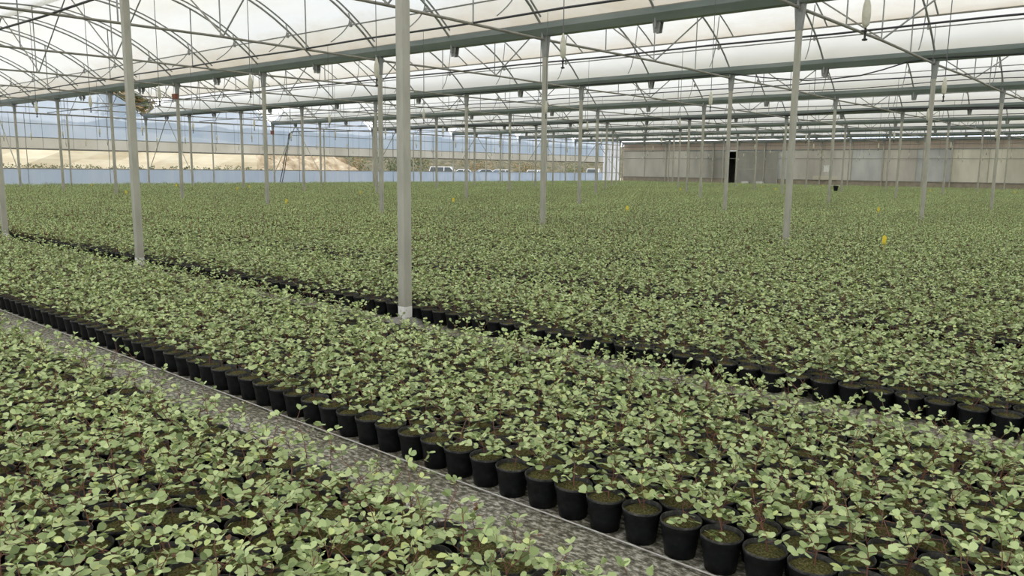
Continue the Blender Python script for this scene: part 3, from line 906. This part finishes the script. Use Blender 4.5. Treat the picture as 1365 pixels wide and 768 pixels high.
LOOKS = ['tall', 'bushy', 'mid', 'sparse', 'redtip', 'pale', 'twin', 'low', 'bushy', 'mid', 'twin', 'tall', 'low', 'mid', 'bushy', 'twin']
TEXT = {'tall': 'tall thin seedling on a reddish stem', 'bushy': 'bushy two-stemmed seedling', 'mid': 'medium leafy seedling', 'sparse': 'tiny sparse seedling on bare moss',
        'redtip': 'seedling with red-brown tip leaves', 'pale': 'pale yellow-green seedling', 'twin': 'fork-stemmed leafy seedling', 'low': 'low spreading seedling'}
PL = []
q = MB(); add_pot(q, 20); potm = q.mesh('pot', 'pot', True)
q = MB(); q.lathe(RIM_PROF, 20); rimm = q.mesh('rim', 'rim', True)
soilm = []
for k in range(4):
    q = MB(); add_soil(q, random.Random(k), 16); soilm.append(q.mesh('topsoil', 'moss', True))
for k, look in enumerate(LOOKS):
    st, lv = make_plant(100 + k, look)
    q = MB(); add_sticks(q, st); stem = q.mesh('stem', 'stem', True)
    q = MB(); add_leaves(q, lv); fol = q.mesh('foliage', 'leaf', True)
    # everything joined, for the distant carpet
    q = MB()
    q.cur = 0; add_pot(q, 12); q.cur = 1; q.lathe(RIM_PROF, 12); q.cur = 2; add_soil(q, random.Random(k), 10)
    q.cur = 3; add_sticks(q, st, 3); q.cur = 4; add_leaves(q, lv)
    allm = q.mesh('seedling', ['pot', 'rim', 'moss', 'stem', 'leaf'], True)
    PL.append(dict(sticks=st, look=look, leaves=lv, stem=stem, foliage=fol, all=allm))

# bed layout: rows of pots along Y, staggered, twelve rows to a bed
PITCH_Y, PITCH_X, NROW, CELL = .15, .135, 12, 1.2
beds = [-2.66 - PITCH_X * 11, -2.06] + [.13 + W / 4 * n_ for n_ in range(32)]
beds = [b for b in beds if b + PITCH_X * 11 < XS - .4]
def cam_space(p):
    d = p - CAM
    return d.dot(RT), d.dot(UP), d.dot(FW)
def in_view(p, margin):
    x, y, z = cam_space(p)
    if z < .3:
        return False
    return abs(x / z * F_PX) < 682 + margin and -384 - margin < y / z * F_PX
pick = random.Random(5)
weights = {0: 1.1, 1: 1.6, 2: 2, 3: .8, 4: .7, 5: .6, 6: 1.6, 7: 1.6, 8: 1.6, 9: 2, 10: 1.6, 11: .8, 12: 1.4, 13: 2, 14: 1.6, 15: 1.6}
keys, ws = list(weights), list(weights.values())
singles, patches = [], []
y_first, ncell = -7.2, 39
for bi, bx in enumerate(beds):
    for c in range(ncell):
        yc = y_first + c * CELL
        if yc + CELL > YE - .3:
            break
        mid = Vector((bx + PITCH_X * 5.5, yc + CELL / 2, .2))
        near = (mid - CAM).length < 7
        if not near and not in_view(mid, 480):
            continue
        if cam_space(mid)[2] < 12.5 or bi < 2:
            for rI in range(NROW):
                for s in range(8):
                    x = bx + rI * PITCH_X + pick.uniform(-.004, .004)
                    y = yc + (s + (.5 if rI % 2 else 0)) * PITCH_Y + pick.uniform(-.003, .003)
                    ok = True
                    for gi in (round(x / W),):
                        ky = round(y / S) * S
                        if abs(x - gi * W) < .12 and abs(y - ky) < .12:
                            ok = False
                    if (Vector((x, y, 0)) - Vector((CAM.x, CAM.y, 0))).length < .75:
                        ok = False
                    if ok:
                        kind = pick.choices(keys, ws)[0]
                        if bi == 1 and rI >= NROW - 4 and -1.25 < y < -.35:      # a few stunted plants near the footing of the post
                            kind = pick.choice((3, 7, 12, 3))
                        singles.append((x, y, kind, pick.uniform(0, 6.28), bi, rI))
        else:
            patches.append((bx, yc, pick.randrange(5), bi))

def visible_pot(s):
    x, y, z = cam_space(Vector((s[0], s[1], .15)))
    return z > .5 and abs(x / z * F_PX) < 690 and abs(y / z * F_PX) < 400
order = sorted([k for k, s in enumerate(singles) if visible_pot(s)], key=lambda k: cam_space(Vector((singles[k][0], singles[k][1], .15)))[2])
hero = order[:300]
heroset = set(hero)
def place_of(bi, rI):
    if bi == 0:
        return '%s pot row from the path, facing white string' % ORD[NROW - rI]
    if bi == 1:
        return '%s pot row behind the white string' % ORD[rI + 1]
    return '%s pot row in the bed beyond the posts' % ORD[rI + 1]
LEAF_DEPTH = 2.95
for k in hero:
    x, y, pk, rz, bi, rI = singles[k]
    P_ = PL[pk]
    place = place_of(bi, rI)
    lab = '%s, %s' % (TEXT[P_['look']], place)
    t = thing('potted_seedling', (x, y, 0), lab, 'potted plant', lab)
    t.rotation_euler.z = rz
    sc_ = .96 + .05 * ((k * 7919) % 100) / 100
    t.scale = (sc_, sc_, sc_)
    pt = link('pot', potm, t)
    link('rim', rimm, pt)
    link('topsoil', soilm[k % 4], t)
    st = link('stem', P_['stem'], t)
    if cam_space(Vector((x, y, .2)))[2] < LEAF_DEPTH:
        for mt, ks, ti in P_['leaves']:
            o = bpy.data.objects.new('leaf', leafmesh[ks, ti])
            COL.objects.link(o)
            o.parent = st
            o.matrix_basis = mt
    else:
        link('foliage', P_['foliage'], t)

# patches of bed for the distance (eight by twelve pots each)
patch_meshes = []
for v_ in range(5):
    r = random.Random(900 + v_)
    q = MB()
    for rI in range(NROW):
        for s in range(8):
            x = rI * PITCH_X + r.uniform(-.005, .005)
            y = (s + (.5 if rI % 2 else 0)) * PITCH_Y
            P_ = PL[r.choices(keys, ws)[0]]
            T = Matrix.Translation((x, y, 0)) @ Matrix.Rotation(r.uniform(0, 6.28), 4, 'Z')
            q.cur = 0
            ring = [(.07 * math.cos(a * math.pi / 3), .07 * math.sin(a * math.pi / 3)) for a in range(6)]
            q.add([T @ Vector((a * .78, b * .78, 0)) for a, b in ring] + [T @ Vector((a, b, .122)) for a, b in ring], [(a, (a + 1) % 6, 6 + (a + 1) % 6, 6 + a) for a in range(6)])
            q.cur = 1
            q.add([T @ Vector((a, b, .116)) for a, b in ring], [(0, 1, 2, 3, 4, 5)])
            q.cur = 3
            for pts_, rs_ in P_['sticks'][:1 + (r.random() < .5)]:
                a_, b_ = T @ pts_[0], T @ pts_[-1]
                q.add([a_ + Vector((-.004, .003, 0)), a_ + Vector((.004, -.003, 0)), b_ + Vector((.003, -.002, 0)), b_ + Vector((-.003, .002, 0))], [(0, 1, 2, 3)])
            q.cur = 2
            add_leaves(q, [(T @ mt, ks, ti) for mt, ks, ti in P_['leaves']], True)
    patch_meshes.append(q.mesh('patch', ['pot', 'moss', 'leaf', 'stem']))

protos = [bpy.data.objects.new('seedling', P_['all']) for P_ in PL] + [bpy.data.objects.new('patch', pm) for pm in patch_meshes]
rest = [s for k, s in enumerate(singles) if k not in heroset]
pv = [(s[0], s[1], 0) for s in rest] + [(p[0], p[1], 0) for p in patches]
pi = [s[2] for s in rest] + [len(PL) + p[2] for p in patches]
pr = [s[3] for s in rest] + [0.0 for p in patches]
pm = bpy.data.meshes.new('seedling_carpet')
pm.from_pydata(pv, [], [])
pm.attributes.new('idx', 'INT', 'POINT').data.foreach_set('value', pi)
pm.attributes.new('rz', 'FLOAT', 'POINT').data.foreach_set('value', pr)
ng = bpy.data.node_groups.new('scatter_seedlings', 'GeometryNodeTree')
ng.interface.new_socket('Geometry', in_out='INPUT', socket_type='NodeSocketGeometry')
ng.interface.new_socket('Geometry', in_out='OUTPUT', socket_type='NodeSocketGeometry')
N, L = ng.nodes, ng.links
gi, go = N.new('NodeGroupInput'), N.new('NodeGroupOutput')
join = N.new('GeometryNodeJoinGeometry')
ai = N.new('GeometryNodeInputNamedAttribute'); ai.data_type = 'INT'; ai.inputs['Name'].default_value = 'idx'
ar = N.new('GeometryNodeInputNamedAttribute'); ar.data_type = 'FLOAT'; ar.inputs['Name'].default_value = 'rz'
cx = N.new('ShaderNodeCombineXYZ')
L.new(ar.outputs['Attribute'], cx.inputs['Z'])
er = N.new('FunctionNodeEulerToRotation')
L.new(cx.outputs[0], er.inputs[0])
for k, po in enumerate(protos):
    oi = N.new('GeometryNodeObjectInfo'); oi.inputs['Object'].default_value = po
    cp = N.new('FunctionNodeCompare'); cp.data_type = 'INT'; cp.operation = 'EQUAL'
    L.new(ai.outputs['Attribute'], cp.inputs[2]); cp.inputs[3].default_value = k
    ip = N.new('GeometryNodeInstanceOnPoints')
    L.new(gi.outputs[0], ip.inputs['Points']); L.new(oi.outputs['Geometry'], ip.inputs['Instance'])
    L.new(cp.outputs[0], ip.inputs['Selection']); L.new(er.outputs[0], ip.inputs['Rotation'])
    L.new(ip.outputs[0], join.inputs[0])
L.new(join.outputs[0], go.inputs[0])
carpet = link('seedling_carpet', pm)
md = carpet.modifiers.new('scatter', 'NODES')
md.node_group = ng
tag(carpet, 'dense carpet of small potted green seedlings filling the beds to the far walls', 'seedlings', kind='stuff')
print('singles', len(singles), 'patches', len(patches), 'objects', len(sc.objects), 'heroes', len(hero))
